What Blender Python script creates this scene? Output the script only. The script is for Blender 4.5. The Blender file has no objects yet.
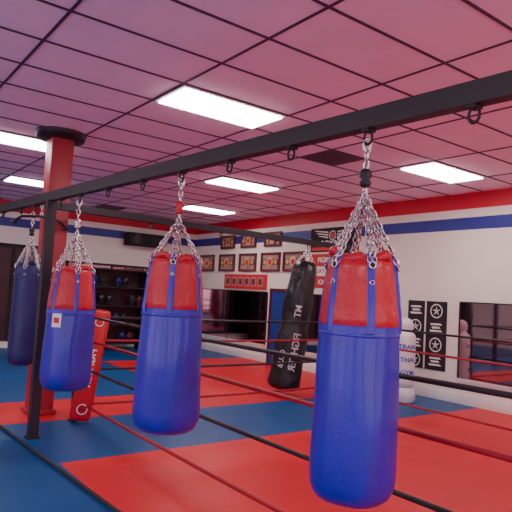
import bpy, bmesh, math, random
from mathutils import Vector, Matrix, Euler, noise
random.seed(4)
C = bpy.context.scene.collection
H = 3.38      # ceiling
CAMZ = 1.55
WX = 8.15     # right wall
WY = 13.8     # far wall
LX = -5.0
NY = -4.0

# ---------------------------------------------------------------- materials
def mat(name, col, rough=0.5, metal=0.0, bump=0.0, bscale=30.0, var=0.0, vscale=3.0, emit=None, estr=0, spec=0.5, big=0.0, bigscale=5, coat=0):
    m = bpy.data.materials.new(name); m.use_nodes = True
    nt = m.node_tree; b = nt.nodes['Principled BSDF']
    b.inputs['Base Color'].default_value = (*col, 1)
    b.inputs['Roughness'].default_value = rough
    b.inputs['Metallic'].default_value = metal
    b.inputs['Specular IOR Level'].default_value = spec
    b.inputs['Coat Weight'].default_value = coat; b.inputs['Coat Roughness'].default_value = .14
    tc = nt.nodes.new('ShaderNodeTexCoord')
    if var > 0:
        n = nt.nodes.new('ShaderNodeTexNoise'); n.inputs['Scale'].default_value = vscale; n.inputs['Detail'].default_value = 5
        nt.links.new(tc.outputs['Object'], n.inputs['Vector'])
        r = nt.nodes.new('ShaderNodeValToRGB')
        r.color_ramp.elements[0].position = 0.3; r.color_ramp.elements[1].position = 0.7
        r.color_ramp.elements[0].color = (*[c*(1-var) for c in col], 1)
        r.color_ramp.elements[1].color = (*[min(1, c*(1+var)) for c in col], 1)
        nt.links.new(n.outputs['Fac'], r.inputs['Fac']); nt.links.new(r.outputs['Color'], b.inputs['Base Color'])
    prev = None
    for st, sc, dist in ((bump, bscale, 0.01), (big, bigscale, 0.05)):
        if st > 0:
            n = nt.nodes.new('ShaderNodeTexNoise'); n.inputs['Scale'].default_value = sc; n.inputs['Detail'].default_value = 3
            nt.links.new(tc.outputs['Object'], n.inputs['Vector'])
            bp = nt.nodes.new('ShaderNodeBump'); bp.inputs['Strength'].default_value = st; bp.inputs['Distance'].default_value = dist
            nt.links.new(n.outputs['Fac'], bp.inputs['Height'])
            if prev: nt.links.new(prev.outputs['Normal'], bp.inputs['Normal'])
            prev = bp
    if prev: nt.links.new(prev.outputs['Normal'], b.inputs['Normal'])
    if emit:
        b.inputs['Emission Color'].default_value = (*emit, 1); b.inputs['Emission Strength'].default_value = estr
    return m

def mat_mat(name, col, rough=0.42):
    """vinyl floor mats with faint seams"""
    m = mat(name, col, rough, var=0.10, vscale=1.3, spec=.3)
    nt = m.node_tree; b = nt.nodes['Principled BSDF']
    tc = nt.nodes.new('ShaderNodeTexCoord')
    br = nt.nodes.new('ShaderNodeTexBrick'); br.offset = 0.5
    br.inputs['Scale'].default_value = 1.0; br.inputs['Brick Width'].default_value = 2.3; br.inputs['Row Height'].default_value = 1.15
    br.inputs['Mortar Size'].default_value = 0.003; br.inputs['Mortar Smooth'].default_value = 0.2
    nt.links.new(tc.outputs['Object'], br.inputs['Vector'])
    src = b.inputs['Base Color'].links[0].from_socket
    mx = nt.nodes.new('ShaderNodeMix'); mx.data_type = 'RGBA'
    nt.links.new(br.outputs['Fac'], mx.inputs[0]); nt.links.new(src, mx.inputs[6])
    mx.inputs[7].default_value = (*[c*0.82 for c in col], 1)
    nt.links.new(mx.outputs[2], b.inputs['Base Color'])
    n = nt.nodes.new('ShaderNodeTexNoise'); n.inputs['Scale'].default_value = 120
    nt.links.new(tc.outputs['Object'], n.inputs['Vector'])
    bp = nt.nodes.new('ShaderNodeBump'); bp.inputs['Strength'].default_value = 0.12; bp.inputs['Distance'].default_value = 0.01
    nt.links.new(n.outputs['Fac'], bp.inputs['Height']); nt.links.new(bp.outputs['Normal'], b.inputs['Normal'])
    return m

M = {}
M['red_mat'] = mat_mat('red_vinyl_mat', (0.66, 0.009, 0.022))
M['blue_mat'] = mat_mat('blue_vinyl_mat', (0.003, 0.075, 0.25))
M['wall'] = mat('painted_wall', (0.86, 0.81, 0.74), 0.7, bump=0.1, bscale=60)
M['ceil'] = mat('ceiling_tile', (0.95, 0.76, 0.93), 0.9, bump=0.25, bscale=90, var=0.03, vscale=2)
M['grid'] = mat('ceiling_tee_bar', (0.07, 0.03, 0.07), 0.6)
M['lamp'] = mat('fluorescent_diffuser', (1, 1, 1), 0.4, emit=(1.0, 0.89, 0.86), estr=21)
M['lampframe'] = mat('fixture_frame', (0.8, 0.75, 0.75), 0.4)
M['stripe_red'] = mat('stripe_red_paint', (0.56, 0.006, 0.030), 0.5)
M['stripe_blue'] = mat('stripe_blue_paint', (0.025, 0.030, 0.27), 0.5)
M['white'] = mat('white_paint', (0.88, 0.84, 0.80), 0.5)
M['black'] = mat('black_steel', (0.014, 0.009, 0.015), 0.45, bump=0.1, bscale=50)
M['steel'] = mat('chain_steel', (0.70, 0.66, 0.66), 0.25, metal=1.0)
M['blue_leather'] = mat('blue_leather', (0.024, 0.008, 0.43), 0.36, bump=0.12, bscale=70, big=0.16, bigscale=4, var=0.14, vscale=5, coat=.35)
M['navy_leather'] = mat('navy_leather', (0.012, 0.010, 0.12), 0.4, bump=0.2, bscale=70)
M['red_leather'] = mat('red_leather', (0.56, 0.006, 0.022), 0.38, bump=0.2, bscale=60, big=0.5, bigscale=9, coat=.2)
M['red_pad'] = mat('red_vinyl_pad', (0.58, 0.008, 0.020), 0.35, big=0.2, bigscale=4)
M['black_leather'] = mat('black_leather', (0.012, 0.012, 0.014), 0.30, bump=0.2, bscale=60, big=0.5, bigscale=7)
M['white_leather'] = mat('white_leather', (0.75, 0.74, 0.76), 0.4, big=0.3, bigscale=6)
M['print_white'] = mat('white_print', (0.85, 0.83, 0.83), 0.5)
M['print_grey'] = mat('worn_white_print', (0.55, 0.53, 0.54), 0.5)
M['print_blue'] = mat('blue_print', (0.03, 0.08, 0.5), 0.5)
M['print_red'] = mat('red_print', (0.6, 0.02, 0.03), 0.5)
M['rope_black'] = mat('black_rope_cover', (0.015, 0.012, 0.014), 0.45, bump=0.3, bscale=60)
M['rope_red'] = mat('red_rope_cover', (0.36, 0.006, 0.018), 0.45, bump=0.3, bscale=60)
M['pillar'] = mat('red_pillar_paint', (0.36, 0.022, 0.038), 0.45, bump=0.1, bscale=20)
M['mirror'] = mat('mirror_glass', (0.50, 0.34, 0.38), 0.04, metal=1.0)
M['gold'] = mat('gold_plate', (0.80, 0.52, 0.28), 0.4, metal=0.6, bump=0.6, bscale=40)
M['wood'] = mat('dark_red_wood', (0.13, 0.015, 0.02), 0.4, var=0.3, vscale=20)
M['cream'] = mat('cream_backing', (0.38, 0.24, 0.23), 0.7)
M['dark'] = mat('dark_cloth', (0.02, 0.015, 0.02), 0.8)
M['maroon'] = mat('maroon_panel', (0.05, 0.010, 0.016), 0.5, var=0.4, vscale=2)
M['maroon2'] = mat('maroon_vinyl', (0.09, 0.010, 0.02), 0.6)
M['vent'] = mat('vent_metal', (0.12, 0.06, 0.09), 0.5)
M['door_blue'] = mat('blue_door_paint', (0.02, 0.05, 0.30), 0.4)

# ---------------------------------------------------------------- mesh builder
class MB:
    def __init__(s): s.v = []; s.f = []; s.mi = []; s.sm = []; s.mats = []
    def m(s, key):
        if key not in s.mats: s.mats.append(key)
        return s.mats.index(key)
    def add(s, vs, fs, key, smooth=False):
        o = len(s.v); k = s.m(key)
        s.v += [tuple(v) for v in vs]
        for f in fs:
            s.f.append(tuple(o+i for i in f)); s.mi.append(k); s.sm.append(smooth)
    def box(s, lo, hi, key, mtx=None, bev=0.0):
        bm = bmesh.new(); bmesh.ops.create_cube(bm, size=1)
        lo = Vector(lo); hi = Vector(hi); c = (lo+hi)/2; d = hi-lo
        for v in bm.verts: v.co = Vector((v.co.x*d.x, v.co.y*d.y, v.co.z*d.z)) + c
        if bev > 0: bmesh.ops.bevel(bm, geom=bm.edges[:], offset=bev, segments=3, profile=0.5, affect='EDGES')
        bm.normal_update()
        vs = [(mtx @ v.co) if mtx else v.co.copy() for v in bm.verts]
        bm.verts.index_update()
        fs = [[v.index for v in f.verts] for f in bm.faces]
        bm.free(); s.add(vs, fs, key, bev > 0)
    def tube(s, pts, r, key, n=10, cap=True):
        pts = [Vector(p) for p in pts]; rs = r if isinstance(r, list) else [r]*len(pts)
        vs = []; fs = []; up = None
        for i, p in enumerate(pts):
            t = (pts[min(i+1, len(pts)-1)] - pts[max(i-1, 0)]).normalized()
            if up is None: up = Vector((0, 0, 1)) if abs(t.z) < 0.9 else Vector((1, 0, 0))
            a = t.cross(up).normalized(); b = t.cross(a).normalized()
            for j in range(n):
                an = 2*math.pi*j/n
                vs.append(p + (a*math.cos(an)+b*math.sin(an))*rs[i])
        for i in range(len(pts)-1):
            for j in range(n):
                fs.append((i*n+j, i*n+(j+1) % n, (i+1)*n+(j+1) % n, (i+1)*n+j))
        if cap: fs.append(tuple(range(n))); fs.append(tuple(range((len(pts)-1)*n, len(pts)*n)))
        s.add(vs, fs, key, True)
    def lathe(s, prof, c, keyf, n=48, wob=0.0, seed=0, capb=True, capt=True):
        base = Vector(c); k = len(prof); vs = []
        for z, r in prof:
            for j in range(n):
                a = 2*math.pi*j/n
                rr = r
                if wob: rr += wob*noise.noise(Vector((math.cos(a)*1.3+seed*7, math.sin(a)*1.3, z*3.0)))*min(1, r*8)
                vs.append(base + Vector((rr*math.cos(a), rr*math.sin(a), z)))
        groups = {}
        for i in range(k-1):
            key = keyf((prof[i][0]+prof[i+1][0])/2)
            for j in range(n):
                groups.setdefault(key, []).append((i*n+j, i*n+(j+1) % n, (i+1)*n+(j+1) % n, (i+1)*n+j))
        if capb: groups.setdefault(keyf(prof[0][0]), []).append(tuple(reversed(range(n))))
        if capt: groups.setdefault(keyf(prof[-1][0]), []).append(tuple(range((k-1)*n, k*n)))
        o = len(s.v); s.v += [tuple(v) for v in vs]
        for key, fl in groups.items():
            ki = s.m(key)
            for f in fl: s.f.append(tuple(o+i for i in f)); s.mi.append(ki); s.sm.append(True)
    def ring(s, c, R, r, normal, key, n=16, m=6, stretch=(1, 1), along=None):
        c = Vector(c); nn = Vector(normal).normalized()
        if along is None: along = Vector((0, 0, 1)) if abs(nn.z) < .9 else Vector((1, 0, 0))
        a = (along - nn*along.dot(nn)).normalized(); b = nn.cross(a)
        vs = []; fs = []
        for i in range(n):
            t = 2*math.pi*i/n
            cen = a*math.cos(t)*R*stretch[0] + b*math.sin(t)*R*stretch[1]
            rd = (a*math.cos(t)+b*math.sin(t))
            for j in range(m):
                u = 2*math.pi*j/m
                vs.append(c+cen+rd*math.cos(u)*r+nn*math.sin(u)*r)
        for i in range(n):
            for j in range(m):
                fs.append((i*m+j, i*m+(j+1) % m, ((i+1) % n)*m+(j+1) % m, ((i+1) % n)*m+j))
        s.add(vs, fs, key, True)
    def chain(s, p0, p1, key='steel', pitch=0.032, R=0.0155, r=0.0042, sag=0.0):
        p0 = Vector(p0); p1 = Vector(p1); L = (p1-p0).length; n = max(2, int(L/pitch))
        d = (p1-p0).normalized()
        side = d.cross(Vector((0.3, 0.9, 0.1))).normalized(); side2 = d.cross(side)
        for i in range(n):
            t = (i+0.5)/n
            c = p0.lerp(p1, t) - Vector((0, 0, sag*4*t*(1-t)))
            s.ring(c, R, r, side if i % 2 else side2, key, n=10, m=5, stretch=(1.35, 0.72), along=d)
    def disc(s, c, R, normal, key, n=28, th=0.004, inner=0):
        c = Vector(c); nn = Vector(normal).normalized()
        al = Vector((0, 0, 1)) if abs(nn.z) < .9 else Vector((1, 0, 0))
        a = al; b = nn.cross(a); vs = []; fs = []
        if inner <= 0:
            for o in (0, th):
                for i in range(n):
                    t = 2*math.pi*i/n; vs.append(c+nn*o+(a*math.cos(t)+b*math.sin(t))*R)
            fs = [tuple(range(n)), tuple(range(n, 2*n))]+[(i, (i+1) % n, n+(i+1) % n, n+i) for i in range(n)]
        else:
            for rr in (R, inner):
                for i in range(n):
                    t = 2*math.pi*i/n; vs.append(c+nn*th+(a*math.cos(t)+b*math.sin(t))*rr)
            fs = [(i, (i+1) % n, n+(i+1) % n, n+i) for i in range(n)]
        s.add(vs, fs, key, False)
    def text(s, txt, size, mapf, key, align='CENTER', vertical=False):
        cu = bpy.data.curves.new('t', 'FONT'); cu.body = txt; cu.size = size; cu.align_x = align; cu.align_y = 'CENTER'
        cu.resolution_u = 3; cu.offset = size*0.02
        ob = bpy.data.objects.new('t', cu); C.objects.link(ob)
        bpy.context.view_layer.update()
        me = bpy.data.meshes.new_from_object(ob.evaluated_get(bpy.context.evaluated_depsgraph_get()))
        bm = bmesh.new(); bm.from_mesh(me)
        bmesh.ops.triangulate(bm, faces=bm.faces[:])
        bm.verts.index_update()
        vs = [mapf(v.co.x, v.co.y) for v in bm.verts]
        fs = [[v.index for v in f.verts] for f in bm.faces]
        bm.free(); bpy.data.objects.remove(ob); bpy.data.curves.remove(cu); bpy.data.meshes.remove(me)
        s.add(vs, fs, key, False)
    def build(s, name, loc=(0, 0, 0), parent=None, fix=True):
        me = bpy.data.meshes.new(name)
        L = Vector(loc)
        me.from_pydata([tuple(Vector(v)-L) for v in s.v], [], s.f)
        for k in s.mats: me.materials.append(M[k])
        for p, mi, sm in zip(me.polygons, s.mi, s.sm): p.material_index = mi; p.use_smooth = sm
        if fix:
            bm = bmesh.new(); bm.from_mesh(me); bmesh.ops.recalc_face_normals(bm, faces=bm.faces[:]); bm.to_mesh(me); bm.free()
        ob = bpy.data.objects.new(name, me); ob.location = L; C.objects.link(ob)
        if parent: ob.parent = parent
        return ob

# ---------------------------------------------------------------- room shell
def floor_kind(x, y):
    if y < 4.95: return 'red_mat' if x > 1.72 else 'blue_mat'
    if y < 6.5: return 'blue_mat'
    if y < 7.65: return 'red_mat'
    if y < 11.2: return 'blue_mat' if x < 4.6 else 'red_mat'
    return 'blue_mat'
fl = MB()
xs = [LX, 1.72, 4.6, WX]; ys = [NY, 4.95, 6.5, 7.65, 11.2, WY]
for i in range(len(xs)-1):
    for j in range(len(ys)-1):
        k = floor_kind((xs[i]+xs[i+1])/2, (ys[j]+ys[j+1])/2)
        fl.add([(xs[i], ys[j], 0), (xs[i+1], ys[j], 0), (xs[i+1], ys[j+1], 0), (xs[i], ys[j+1], 0)], [(0, 1, 2, 3)], k)
fl.build('floor', fix=False)

b = MB(); b.box((LX, NY, H), (WX, WY, H+0.1), 'ceil'); b.build('ceiling')
b = MB(); b.box((WX, NY-0.1, 0), (WX+0.12, WY+0.12, H+0.1), 'wall'); b.build('wall_right')
b = MB(); b.box((LX-0.12, WY, 0), (WX, WY+0.12, H+0.1), 'wall'); b.build('wall_back')
def wall_open(name, axis, pos, a0, a1, opens, z0, z1):  # wall with added openings; unseen, they let world light brighten the ceiling
    global win_n
    b = MB()
    def seg(u0, u1, za, zb):
        if u1-u0 < 1e-4: return
        if axis == 'x': b.box((pos-.12, u0, za), (pos, u1, zb), 'wall')
        else: b.box((u0, pos-.12, za), (u1, pos, zb), 'wall')
    seg(a0, a1, 0, z0); seg(a0, a1, z1, H+.1)
    cur = a0
    for (u0, u1) in opens: seg(cur, u0, z0, z1); cur = u1
    seg(cur, a1, z0, z1)
    b.build(name)
    for n_, (u0, u1) in enumerate(opens):
        w = MB(); t = .05
        def bar(ua, ub, za, zb):
            if axis == 'x': w.box((pos-.10, ua, za), (pos-.03, ub, zb), 'black')
            else: w.box((ua, pos-.10, za), (ub, pos-.03, zb), 'black')
        bar(u0, u1, z0, z0+t); bar(u0, u1, z1-t, z1); bar(u0, u0+t, z0+t, z1-t); bar(u1-t, u1, z0+t, z1-t); m_ = (u0+u1)/2; bar(m_-t/2, m_+t/2, z0+t, z1-t)
        w.build('added_window_%d' % win_n); win_n += 1  # frame around an added, unseen opening
win_n = 1
wall_open('wall_left', 'x', LX, NY, WY, [(-3.2, -0.4), (0.2, 3.0), (3.6, 6.4)], .35, 2.7)
wall_open('wall_front', 'y', NY, LX-.12, WX, [(-4.2, -1.4), (-.8, 2.0), (2.6, 5.4)], .35, 2.7)
tn = 1
for (z0, z1, k) in ((H-0.26, H-0.0, 'stripe_red'), (H-0.60, H-0.40, 'stripe_blue')):
    b = MB(); b.box((WX-0.004, NY, z0), (WX, WY, z1), k); b.build('trim_%d' % tn); tn += 1
    b = MB(); b.box((LX, WY-0.004, z0), (WX-0.004, WY, z1), k); b.build('trim_%d' % tn); tn += 1
    b = MB(); b.box((LX, NY, z0), (LX+0.004, WY-0.004, z1), k); b.build('trim_%d' % tn); tn += 1
b = MB(); b.box((WX-0.03, NY, 0), (WX, WY, 0.16), 'white', bev=0.004); b.build('baseboard_right')
b = MB(); b.box((LX, WY-0.03, 0), (WX-0.03, WY, 0.16), 'white', bev=0.004); b.build('baseboard_back')

# ceiling grid
GX = 2.36; GY = 4.37; TX = 1.22; TY = 0.61
g = MB()
k = -8
while GX+k*TX < WX:
    x = GX+k*TX
    if x > LX: g.box((x-0.010, NY, H-0.008), (x+0.010, WY, H+0.001), 'grid')
    k += 1
k = -14
while GY+k*TY < WY:
    y = GY+k*TY
    if y > NY: g.box((LX, y-0.010, H-0.0085), (WX, y+0.010, H+0.001), 'grid')
    k += 1
g.build('ceiling_grid')
cells = [(0, 0), (3, 0), (2, 5), (-1, 5), (3, 10), (0, 10), (-4, 0), (-4, 5), (-4, 10), (0, -9), (-3, -9), (3, -9), (-4, -4), (4, -5)]
for i, j in cells:
    x0 = GX+i*TX; y0 = GY+j*TY; b = MB()
    if x0 < LX or x0+TX > WX+0.01: continue
    fr = 0.03
    b.box((x0+.015, y0+.015, H-.02), (x0+TX-.015, y0+.015+fr, H-.001), 'lampframe')
    b.box((x0+.015, y0+TY-.015-fr, H-.02), (x0+TX-.015, y0+TY-.015, H-.001), 'lampframe')
    b.box((x0+.015, y0+.015+fr, H-.02), (x0+.015+fr, y0+TY-.015-fr, H-.001), 'lampframe')
    b.box((x0+TX-.015-fr, y0+.015+fr, H-.02), (x0+TX-.015, y0+TY-.015-fr, H-.001), 'lampframe')
    b.box((x0+.045, y0+.045, H-.035), (x0+TX-.045, y0+TY-.045, H-.002), 'lamp')
    b.build('fluorescent_ceiling_light', loc=(x0+TX/2, y0+TY/2, H-.01))
for (x0, y0) in ((GX+2*TX, GY+TY), (GX+2*TX, GY+13*TY), (GX-TX, GY+11*TY)):
    b = MB(); b.box((x0+.02, y0+.02, H-.012), (x0+.6, y0+.59, H-.001), 'vent')
    for q in range(9):
        yy = y0+.06+q*.058
        b.box((x0+.05, yy, H-.03), (x0+.57, yy+.012, H-.012), 'vent')
    b.build('air_vent', loc=(x0+.3, y0+.3, H-.01))

# ---------------------------------------------------------------- pillar
b = MB(); px, py = 2.12, 6.97
b.box((px-.13, py-.13, 0), (px+.13, py+.13, H), 'pillar', bev=.012)
b.box((px-.16, py-.16, 0), (px+.16, py+.16, .05), 'pillar', bev=.008)
b.lathe([(H-.09, .17), (H-.085, .28), (H-.01, .30), (H, .30)], (px, py, 0), lambda z: 'black', n=32)
b.build('support_pillar', loc=(px, py, 0))

# ---------------------------------------------------------------- bag rig
def BX(y): return 2.02-0.0693*(y-1.85)
BZ = CAMZ+0.82
b = MB()
y0, y1 = -1.2, 8.6
def beam(b, p0, p1, w, h, key):
    p0 = Vector(p0); p1 = Vector(p1); d = (p1-p0).normalized(); s_ = Vector((d.y, -d.x, 0))*w/2; u = Vector((0, 0, h))
    vs = [p0-s_, p0+s_, p0+s_+u, p0-s_+u, p1-s_, p1+s_, p1+s_+u, p1-s_+u]
    b.add(vs, [(0, 1, 2, 3), (7, 6, 5, 4), (0, 4, 5, 1), (1, 5, 6, 2), (2, 6, 7, 3), (3, 7, 4, 0)], key)
beam(b, (BX(y0), y0, BZ+.005), (BX(y1), y1, BZ+.005), .07, .095, 'black')
beam(b, (1.72, 6.45, BZ+.005), (7.0, 6.72, BZ+.005), .08, .08, 'black')
for (x, y) in ((BX(5.86), 5.86), (BX(-1.0), -1.0), (BX(8.5), 8.5), (6.95, 6.715)):
    b.box((x-.045, y-.045, 0.01), (x+.045, y+.045, BZ+.01), 'black')
    b.box((x-.06, y-.06, 0), (x+.06, y+.06, .015), 'black')
def shackle(b, x, y, z, key='black'):
    b.box((x-.03, y-.02, z-.008), (x+.03, y+.02, z+.006), key)
    b.ring((x, y, z-.035), .026, .007, (1, 0.1, 0), key, n=16, m=6, stretch=(1.25, .9))
for y in (0.2, .75, 1.31, 1.85, 2.38, 2.93, 3.47, 4.01, 4.60, 5.17, 5.6, 6.3, 6.75, 7.4): shackle(b, BX(y), y, BZ)
for x in (3.2, 4.3, 5.3, 6.02): shackle(b, x, 6.45+(x-1.72)*.0511, BZ+.005)
b.build('heavy_bag_rack', loc=(BX(5.86), 5.86, 0))

def heavy_bag(x, y, ztop, zb, zbot, R, swz, rot=0, seed=0, low='blue_leather', high='red_leather', strap='blue_leather', name='heavy_bag', top_r=.83, swivel='black', tag=None, NS=6):
    b = MB(); z0 = zbot; Hh = ztop-zbot; hb = zb-zbot
    prof = [(0, .25*R), (.004, .55*R), (.014, .74*R), (.034, .87*R), (.065, .95*R), (.10, .985*R), (.15, 1.0*R)]
    for t in range(1, 12): prof.append((.15+(hb-.15)*t/12, R*(1.0-.005*t)))
    prof += [(hb-.012, R*.94), (hb, R*.925), (hb+.006, R*.945)]
    n2 = 9
    for t in range(1, n2+1):
        q = t/n2; prof.append((hb+.006+(Hh-hb-.006)*q, R*(.945-(.945-top_r)*q**1.3)))
    pts = prof+[(Hh+.006, R*(top_r-.03)), (Hh-.015, R*(top_r-.10)), (Hh-.03, R*.3)]
    b.lathe(pts, (x, y, z0), lambda z: low if z < hb else high, n=64, wob=.010, seed=seed)
    b.lathe([(hb-.052, R*.945), (hb-.048, R*.962), (hb-.034, R*.96), (hb-.03, R*.94)], (x, y, z0), lambda z: low, n=56, capb=False, capt=False)
    def rad(z):
        for (a, ra), (c, rc) in zip(prof, prof[1:]):
            if a <= z <= c and c > a: return ra+(rc-ra)*(z-a)/(c-a)
        return prof[-1][1]
    fa_ = math.atan2(-y, -x)
    def patch(ang, zc, w_, h_, key, off):
        vs = []; fs = []
        for jz in range(5):
            for ja in range(7):
                zz = zc-h_/2+h_*jz/4; rr = rad(zz)+off; aa = ang+(-w_/2+w_*ja/6)/rr
                vs.append((x+rr*math.cos(aa), y+rr*math.sin(aa), z0+zz))
        for jz in range(4):
            for ja in range(6): o = jz*7+ja; fs.append((o, o+1, o+8, o+7))
        b.add(vs, fs, key, True)
    if tag:
        patch(fa_+tag[0], hb+tag[1], tag[2], tag[3], 'print_white', .008)
        patch(fa_+tag[0], hb+tag[1], tag[2]*.6, tag[3]*.4, 'print_red', .011)
    sw = Vector((x, y, swz))
    for i in range(NS):
        a = rot+2*math.pi*i/NS
        hw = .022
        vs = []; fs = []; nz = 9
        for q in range(nz):
            z = hb-.03+(Hh+.035-hb+.03)*q/(nz-1)
            r = rad(min(z, Hh))+.010+.005*noise.noise(Vector((z*9, a, seed)))
            if z > Hh: r -= (z-Hh)*.35
            for k_ in (-1, -.5, .5, 1):
                aa = a+k_*hw/r
                rr = r-(.010 if abs(k_) == 1 else 0)
                vs.append((x+rr*math.cos(aa), y+rr*math.sin(aa), z0+z))
        for q in range(nz-1):
            for k_ in range(3): fs.append((q*4+k_, q*4+k_+1, q*4+k_+5, q*4+k_+4))
        b.add(vs, fs, strap, True)
        dirv = Vector((math.cos(a), math.sin(a), 0))
        tgv = Vector((-dirv.y, dirv.x, 0))
        er = rad(Hh-.03)+.016
        b.ring(Vector((x, y, z0+Hh-.02))+dirv*er, .015, .004, dirv, 'steel', n=14, m=6)
        b.disc(Vector((x, y, z0+Hh-.02))+dirv*(er-.002), .012, dirv, 'dark', th=.001)
        er2 = rad(Hh-.10)+.012
        b.ring(Vector((x, y, z0+Hh-.10))+dirv*er2, .010, .003, dirv, 'steel', n=12, m=5)
        # gathered red leather between the straps
        a2 = rot+2*math.pi*(i+.5)/NS; dv = Vector((math.cos(a2), math.sin(a2), 0))
        cc = Vector((x, y, z0+Hh-.005))+dv*(rad(Hh)*.90)
        tg = Vector((-dv.y, dv.x, 0)); pp = []; hw2 = .075
        hgt = .035+.035*noise.noise(Vector((i*3.1, seed*2.3, 0)))
        for q in range(7):
            w = (q-3)/3*hw2
            pp.append(cc+tg*w+Vector((0, 0, hgt*(1-(w/hw2)**2)+.008*math.sin(q*2+seed+i)))-dv*abs(w)*.3)
        b.tube(pp, [.008, .018, .024, .026, .024, .018, .008], high, n=8)
        # doubled chains
        for dd in (-.012, .012):
            top = Vector((x, y, z0+Hh-.02))+dirv*(er-.004)+Vector((0, 0, .01))+tgv*dd
            b.chain(top, sw+dirv*.012+tgv*dd*.3-Vector((0, 0, .04)), sag=.004 if dd > 0 else .0)
    b.chain(sw-Vector((0, 0, .045)), sw+Vector((0, 0, .01)), R=.02, r=.006)
    b.ring(sw-Vector((0, 0, .04)), .020, .006, (0, 0, 1), 'steel')
    b.lathe([(0, .012), (.01, .026), (.03, .029), (.04, .018), (.055, .031), (.08, .029), (.095, .012)], sw+Vector((0, 0, .012)), lambda z: swivel, n=18)
    tz = sw.z+.11
    hz = BZ-.06
    b.chain((x, y, hz+.01), (x, y, tz-.01), pitch=.040, R=.02, r=.006)
    b.ring((x, y, hz-.01), .026, .006, (.3, 1, 0), 'steel', stretch=(1.4, .8))
    return b.build(name, loc=(x, y, zbot))

# facing angle to the aisle ~ -2.4 rad
heavy_bag(2.03, 1.865, CAMZ+.180, 1.434, .618, .200, CAMZ+.53, rot=-2.40+.28, seed=1, top_r=.78, swivel='black')
heavy_bag(BX(3.47), 3.47, CAMZ+.20, 1.42, .585, .224, CAMZ+.51, rot=-2.07-.1, seed=2, top_r=.78, swivel='red_leather')
heavy_bag(BX(5.17), 5.17, CAMZ+.12, 1.32, .585, .224, CAMZ+.49, rot=-1.9+.2, seed=3, top_r=.76, swivel='steel', tag=(-.55, -.10, .09, .12))
heavy_bag(1.80, 6.70, CAMZ+.17, 1.62, .60, .15, CAMZ+.5, rot=.0, seed=4, low='navy_leather', high='navy_leather', strap='navy_leather', swivel='black')

# grip bar hanging at left
b = MB(); yb = 6.12; xb = BX(yb)
b.chain((xb, yb, BZ-.01), (xb, yb, BZ-.13))
b.tube([(xb-.28, yb-.05, BZ-.22), (xb-.2, yb-.03, BZ-.16), (xb, yb, BZ-.135), (xb+.2, yb+.03, BZ-.16), (xb+.28, yb+.05, BZ-.22)], .014, 'black')
for sx in (-1, 1):
    b.tube([(xb+sx*.28, yb+sx*.05-.06, BZ-.23), (xb+sx*.28, yb+sx*.05+.06, BZ-.23)], .022, 'black')
b.build('cable_grip_bar', loc=(xb, yb, BZ-.01))

# ---------------------------------------------------------------- tall black bag
bx = 6.02; by = 6.45+(bx-1.72)*.0511
b = MB(); R = .26
prof = [(0, .2*R), (.01, .7*R), (.05, .93*R), (.1, R)]+[(.1+1.68*t/14, R*(1.0-.05*math.sin(t)-.014*t)) for t in range(1, 15)]+[(1.94, R*.70), (2.02, R*.58), (2.04, R*.3)]
b.lathe(prof, (0, 0, -2.04), lambda z: 'black_leather', n=40, wob=.03, seed=9)
def onb(ang, zc, off=.02):
    return lambda u, w: ((R+off)*math.cos(ang+(-w)/R), (R+off)*math.sin(ang+(-w)/R), zc-u)
face = math.atan2(-by, -bx)
b.text('FIGHTER', .15, onb(face+.30, -1.42), 'print_grey')
b.text('CLUB', .11, onb(face-.35, -1.55), 'print_grey')
b.text('MT', .14, onb(face+.1, -.80, .0), 'print_grey')
for i in range(6):
    a = i*math.pi/3; b.chain((R*.52*math.cos(a), R*.52*math.sin(a), -.02), (.01*math.cos(a), .01*math.sin(a), .17))
b.ring((0, 0, .19), .022, .005, (1, 0, 0), 'steel')
ob = b.build('hanging_banana_bag')
rm = Matrix.Rotation(math.radians(7.5), 4, Vector((.6, .8, 0)))
hook = Vector((bx, by, BZ-.055)); ob.matrix_world = Matrix.Translation(hook-(rm @ Vector((0, 0, .2)))) @ rm

# ---------------------------------------------------------------- freestanding white bag
b = MB(); fx, fy = 7.38, 5.80
b.lathe([(0, .18), (.02, .20), (.14, .20), (.20, .18), (.24, .14), (.27, .12)], (fx, fy, 0), lambda z: 'white_leather', n=36)
R2 = .175
b.lathe([(.22, .1), (.23, R2*.93), (.28, R2)]+[(.28+.74*t/8, R2*(1+.02*math.sin(t*1.4))) for t in range(1, 9)]+[(1.06, R2*.9), (1.08, R2*.72), (1.11, R2*.62), (1.15, R2*.72), (1.22, R2*.74), (1.28, R2*.6), (1.31, R2*.25)], (fx, fy, 0), lambda z: 'white_leather', n=36, wob=.008, seed=3)
fa = math.atan2(-fy, -fx)
for z, t in ((.86, 'TRAIN'), (.66, 'THAI'), (.46, 'GYM')):
    b.text(t, .10, lambda u, w, z=z: (fx+(R2+.01)*math.cos(fa+.35+u/R2), fy+(R2+.01)*math.sin(fa+.35+u/R2), z+w), 'print_blue')
b.build('freestanding_punching_bag', loc=(fx, fy, 0))

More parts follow.
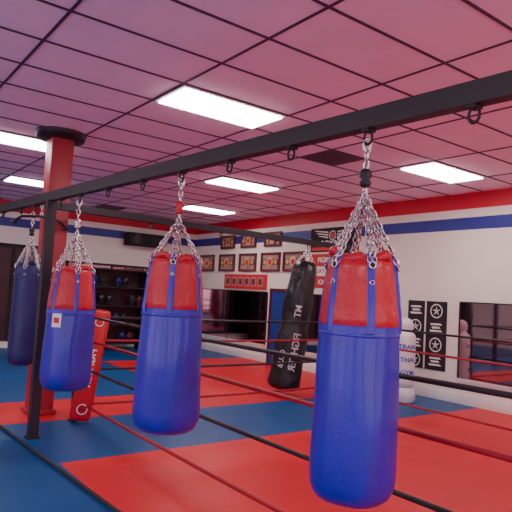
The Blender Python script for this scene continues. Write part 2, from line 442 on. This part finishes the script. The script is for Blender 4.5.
# ---------------------------------------------------------------- boxing ring ropes
RX0, RX1, RY0, RY1 = 2.42, 6.35, 0.35, 6.36
rh = [(1.18, 'rope_black'), (.91, 'rope_red'), (.585, 'rope_black'), (.19, 'rope_red')]
b = MB()
def rope(b, p0, p1, r, key, sag=.015):
    p0 = Vector(p0); p1 = Vector(p1); n = 24
    b.tube([p0.lerp(p1, i/n)-Vector((0, 0, sag*4*(i/n)*(1-i/n))) for i in range(n+1)], r, key, n=10)
for z, k_ in rh:
    rope(b, (RX0, RY0, z), (RX0, RY1, z), .015, k_)
    rope(b, (RX0, RY1, z), (RX1, RY1, z), .015, k_)
    rope(b, (RX1, RY1, z), (RX1, RY0, z), .015, k_)
    rope(b, (RX1, RY0, z), (RX0, RY0, z), .015, k_)
for (cx, cy, sx, sy) in ((RX0, RY1, -1, 1), (RX1, RY1, 1, 1), (RX1, RY0, 1, -1), (RX0, RY0, -1, -1)):
    qx, qy = cx+sx*.07, cy+sy*.07
    b.tube([(qx, qy, 0), (qx, qy, 1.26)], .035, 'black', n=14)
    b.tube([(qx, qy, 0), (qx, qy, .015)], .06, 'black', n=18)
    for z, k_ in rh: b.tube([(cx, cy, z), (qx, qy, z)], .012, 'steel', n=8)
b.build('boxing_ring_ropes', loc=(RX0, RY1, 0))
b = MB()
b.tube([(1.80, .4, .03), (1.74, 3.0, .022), (1.60, 5.6, .02), (1.55, 6.6, .02)], .014, 'rope_black')
for (x, y, z) in ((1.80, .4, .03), (1.55, 6.6, .02)): b.lathe([(0, .05), (.012, .05), (.02, .03), (.04, .02)], (x, y, 0), lambda z_: 'steel', n=16)
b.build('floor_anchor_rope', loc=(1.74, 3.0, 0))
def pad(cx, cy, ang, lean, key, txt=None, name='ring_corner_pad'):
    b = MB()
    b.box((-.115, -.06, 0), (.115, .05, 1.26), key, bev=.045)
    for z in (.2, .6, 1.02): b.box((-.117, -.0, z), (.117, .075, z+.03), 'black')
    if txt: b.text(txt, .11, lambda u, w: (-w, -.0625, .60-u) , 'print_white')
    b.disc((0, -.06, 1.12), .05, (0, -1, 0), 'print_white', inner=.04)
    b.disc((0, -.06, .14), .06, (0, -1, 0), 'print_white', inner=.048)
    ob = b.build(name); ob.location = (cx, cy, 0.02); ob.rotation_euler = Euler((0, lean, ang)); return ob
pad(RX0-.05, RY1-.06, math.radians(-15), math.radians(7), 'red_pad', 'FIGHTER')

# ---------------------------------------------------------------- right wall dressing
def wall_box(b, ya, yb, za, zb, t, key, off=0.0): b.box((WX-off-t, min(ya, yb), za), (WX-off, max(ya, yb), zb), key)
def mirror(ya, yb, za, zb):
    b = MB(); wall_box(b, ya, yb, za, zb, .012, 'mirror', .006)
    n = max(1, round(abs(yb-ya)/1.4))
    for i in range(n+1):
        y = ya+(yb-ya)*i/n; wall_box(b, y-.012, y+.012, za, zb, .024, 'dark', .001)
    wall_box(b, ya, yb, za-.03, za, .03, 'white', .001); wall_box(b, ya, yb, zb, zb+.02, .03, 'dark', .001)
    b.build('wall_mirror', loc=(WX, (ya+yb)/2, (za+zb)/2))
mirror(1.0, 5.32, .40, 1.60)
mirror(6.7, 9.2, .40, 1.60)
mirror(10.35, 13.5, .40, 1.60)

def belt_frame(y, z, w=.70, h=.44):
    b = MB(); y0, y1, z0, z1 = y-w/2, y+w/2, z-h/2, z+h/2; f = .05
    wall_box(b, y0, y1, z0, z1, .012, 'cream', .005)
    wall_box(b, y0, y1, z0, z0+f, .045, 'wood', .001); wall_box(b, y0, y1, z1-f, z1, .045, 'wood', .001)
    wall_box(b, y0, y0+f, z0+f, z1-f, .045, 'wood', .001); wall_box(b, y1-f, y1, z0+f, z1-f, .045, 'wood', .001)
    wall_box(b, y0+.07, y1-.07, z-.06, z+.06, .01, 'dark', .017)
    b.disc((WX-.028, y, z), min(.125, h*.3), (-1, 0, 0), 'gold', th=.01)
    b.disc((WX-.039, y, z), min(.06, h*.15), (-1, 0, 0), 'print_red', th=.003)
    for s_ in (-1, 1): b.disc((WX-.028, y+s_*.2, z), .055, (-1, 0, 0), 'gold', th=.008)
    b.build('championship_belt_frame', loc=(WX, y, z))
for y in (13.05, 12.1, 11.2, 10.3, 9.48): belt_frame(y, 2.31)
for y in (12.1, 11.2, 10.25): belt_frame(y, 2.84, h=.34, w=.62)

b = MB(); wall_box(b, 10.4, 12.15, 1.66, 2.02, .03, 'print_red', .001)
for i in range(6): wall_box(b, 10.52+i*.27, 10.72+i*.27, 1.73, 1.95, .006, 'cream', .032)
for i in range(6): wall_box(b, 10.56+i*.27, 10.68+i*.27, 1.77, 1.91, .006, 'wood', .039)
b.build('red_framed_photo_collage', loc=(WX, 11.3, 1.84))

b = MB(); wall_box(b, 7.65, 8.95, 2.50, 3.0, .006, 'dark', .006)
wall_box(b, 7.70, 8.90, 2.53, 2.60, .003, 'print_red', .0125)
b.text('BOXING', .17, lambda u, w: (WX-.016, 8.3-u, 2.67+w), 'print_white')
b.disc((WX-.013, 8.3, 2.84), .10, (-1, 0, 0), 'print_white', inner=.08)
b.disc((WX-.013, 8.3, 2.84), .06, (-1, 0, 0), 'print_red')
for s_ in (-1, 1):
    for q in range(3):
        zz = 2.78+q*.055
        b.add([(WX-.015, 8.3+s_*.13, zz), (WX-.015, 8.3+s_*.13, zz+.03), (WX-.015, 8.3+s_*(.42+q*.06), zz+.07), (WX-.015, 8.3+s_*(.40+q*.06), zz+.05)], [(0, 1, 2, 3)], 'print_white')
b.build('gym_banner', loc=(WX, 8.3, 2.75))
b = MB(); wall_box(b, 8.05, 8.95, 1.75, 2.46, .006, 'print_red', .006)
wall_box(b, 8.12, 8.88, 2.0, 2.2, .003, 'print_white', .0125)
b.text('MUAY THAI', .13, lambda u, w: (WX-.018, 8.5-u, 2.1+w), 'print_red')
b.text('FIGHT', .15, lambda u, w: (WX-.014, 8.5-u, 2.33+w), 'print_white')
b.text('KICK', .15, lambda u, w: (WX-.014, 8.5-u, 1.87+w), 'print_white')
b.build('red_wall_poster', loc=(WX, 8.5, 2.1))

# tall black logo banners
for yc, wd in ((6.17, .34), (5.76, .40)):
    b = MB(); wall_box(b, yc-wd/2, yc+wd/2, .46, 1.60, .006, 'dark', .006)
    for r_ in range(4):
        zc = 1.44-r_*.28
        if r_ % 2 == (0 if wd > .35 else 1):
            b.disc((WX-.012, yc, zc), .12, (-1, 0, 0), 'print_white', inner=.10)
            for q in range(5):
                an = q*2*math.pi/5+.3; c_, s_ = math.cos(an), math.sin(an)
                b.add([(WX-.017, yc+.085*c_, zc+.085*s_), (WX-.017, yc-.02*s_, zc+.02*c_), (WX-.017, yc+.02*s_, zc-.02*c_)], [(0, 1, 2)], 'print_white')
            b.disc((WX-.014, yc, zc), .022, (-1, 0, 0), 'print_red', th=.002)
        else:
            for q, hw in enumerate((.12, .09, .13)):
                zz = zc+.06-q*.055
                b.add([(WX-.014, yc-hw, zz-.012), (WX-.014, yc+hw*.8, zz-.02), (WX-.014, yc+hw, zz+.012), (WX-.014, yc-hw*.7, zz+.018)], [(0, 1, 2, 3)], 'print_white')
    b.build('black_logo_banner', loc=(WX, yc, 1.0))

b = MB(); wall_box(b, 9.4, 10.1, .0, 1.64, .05, 'door_blue', .031)
for za, zb in ((.15, .8), (.95, 1.5)): wall_box(b, 9.5, 10.0, za, zb, .012, 'door_blue', .08)
wall_box(b, 9.34, 9.4, 0, 1.70, .07, 'wood', .031); wall_box(b, 10.1, 10.16, 0, 1.70, .07, 'wood', .031); wall_box(b, 9.4, 10.1, 1.64, 1.70, .07, 'wood', .031)
b.tube([(WX-.09, 9.48, .9), (WX-.14, 9.48, .9)], .012, 'steel'); b.tube([(WX-.14, 9.48, .9), (WX-.14, 9.60, .9)], .012, 'steel')
b.build('door_1', loc=(WX, 9.75, 0))

# ---------------------------------------------------------------- back wall
b = MB()
for i in range(3):
    x0 = 4.6+i*1.15
    b.box((x0, WY-.02, .4), (x0+1.12, WY-.006, 2.05), 'mirror')
for i in range(4): b.box((4.56+i*1.15, WY-.04, .36), (4.6+i*1.15, WY-.001, 2.1), 'dark')
b.box((4.56, WY-.04, 2.05), (8.05, WY-.001, 2.1), 'dark'); b.box((4.56, WY-.04, .36), (8.05, WY-.001, .4), 'dark')
b.build('back_wall_mirror', loc=(6.3, WY, 1.2))
b = MB(); b.box((1.0, WY-.05, 0.16), (4.5, WY-.001, 2.35), 'maroon')
for i in range(4): b.box((1.0+i*1.15, WY-.08, 0.16), (1.06+i*1.15, WY-.05, 2.35), 'dark')
b.box((1.0, WY-.09, 2.30), (4.52, WY-.05, 2.38), 'dark')
b.build('maroon_wall_panel', loc=(2.7, WY, 1.2))
b = MB(); b.box((6.0, WY-.35, 2.62), (7.0, WY-.02, 2.95), 'dark', bev=.02)
for s_ in (-.25, .25): b.disc((6.5+s_, WY-.35, 2.785), .12, (0, -1, 0), 'black', th=.01)
b.box((6.45, WY-.05, 2.7), (6.55, WY-.001, 2.9), 'black')
b.build('wall_speaker', loc=(6.5, WY-.2, 2.62))

b = MB(); x0, x1, ya, yb = 4.75, 6.35, 12.95, 13.4
b.box((x0-.02, yb-.01, .1), (x1+.02, yb+.02, 1.95), 'maroon')
for x in (x0, x1):
    b.box((x-.02, ya-.02, 0), (x+.02, yb+.02, 1.95), 'black')
for z in (.15, .6, 1.05, 1.5, 1.93):
    b.box((x0, ya, z), (x1, yb, z+.03), 'black')
for z in (.15, .6, 1.05, 1.5):
    n = 8
    for i in range(n):
        if random.random() < .3: continue
        cx = x0+.12+i*(x1-x0-.22)/(n-1); key = random.choice(['maroon2', 'black_leather', 'navy_leather', 'black_leather', 'dark'])
        rr = .085
        b.lathe([(0, .045), (.05, .05), (.07, .045), (.10, .075), (.16, rr), (.22, .075), (.26, .04), (.27, .01)], (cx, ya+.2, z+.03), lambda z_: key, n=14)
        b.lathe([(0, .015), (.03, .03), (.08, .03), (.11, .01)], (cx+.075, ya+.18, z+.12), lambda z_: key, n=10)
b.build('boxing_glove_rack', loc=((x0+x1)/2, (ya+yb)/2, 0))

# ---------------------------------------------------------------- world + camera
w = bpy.data.worlds.new('World'); bpy.context.scene.world = w; w.use_nodes = True
w.node_tree.nodes['Background'].inputs['Color'].default_value = (1.0, .80, .90, 1)
w.node_tree.nodes['Background'].inputs['Strength'].default_value = 2.8  # pinkish fill that enters through the added wall openings

cam = bpy.data.cameras.new('camera'); co = bpy.data.objects.new('camera', cam); C.objects.link(co)
cam.sensor_width = 36; cam.lens = 36*566/512; cam.clip_start = .05
p = math.radians(3.84); r = math.radians(3.3)
Fh = Vector((.599, .8007, 0)).normalized(); Rr = Vector((Fh.y, -Fh.x, 0)); Z = Vector((0, 0, 1))
F = Fh*math.cos(p)+Z*math.sin(p); U = Z*math.cos(p)-Fh*math.sin(p)
cr = Rr*math.cos(r)+U*math.sin(r); cu_ = -Rr*math.sin(r)+U*math.cos(r)
mt = Matrix((( cr.x, cu_.x, -F.x, 0), (cr.y, cu_.y, -F.y, 0), (cr.z, cu_.z, -F.z, CAMZ), (0, 0, 0, 1)))
co.matrix_world = mt
bpy.context.scene.camera = co
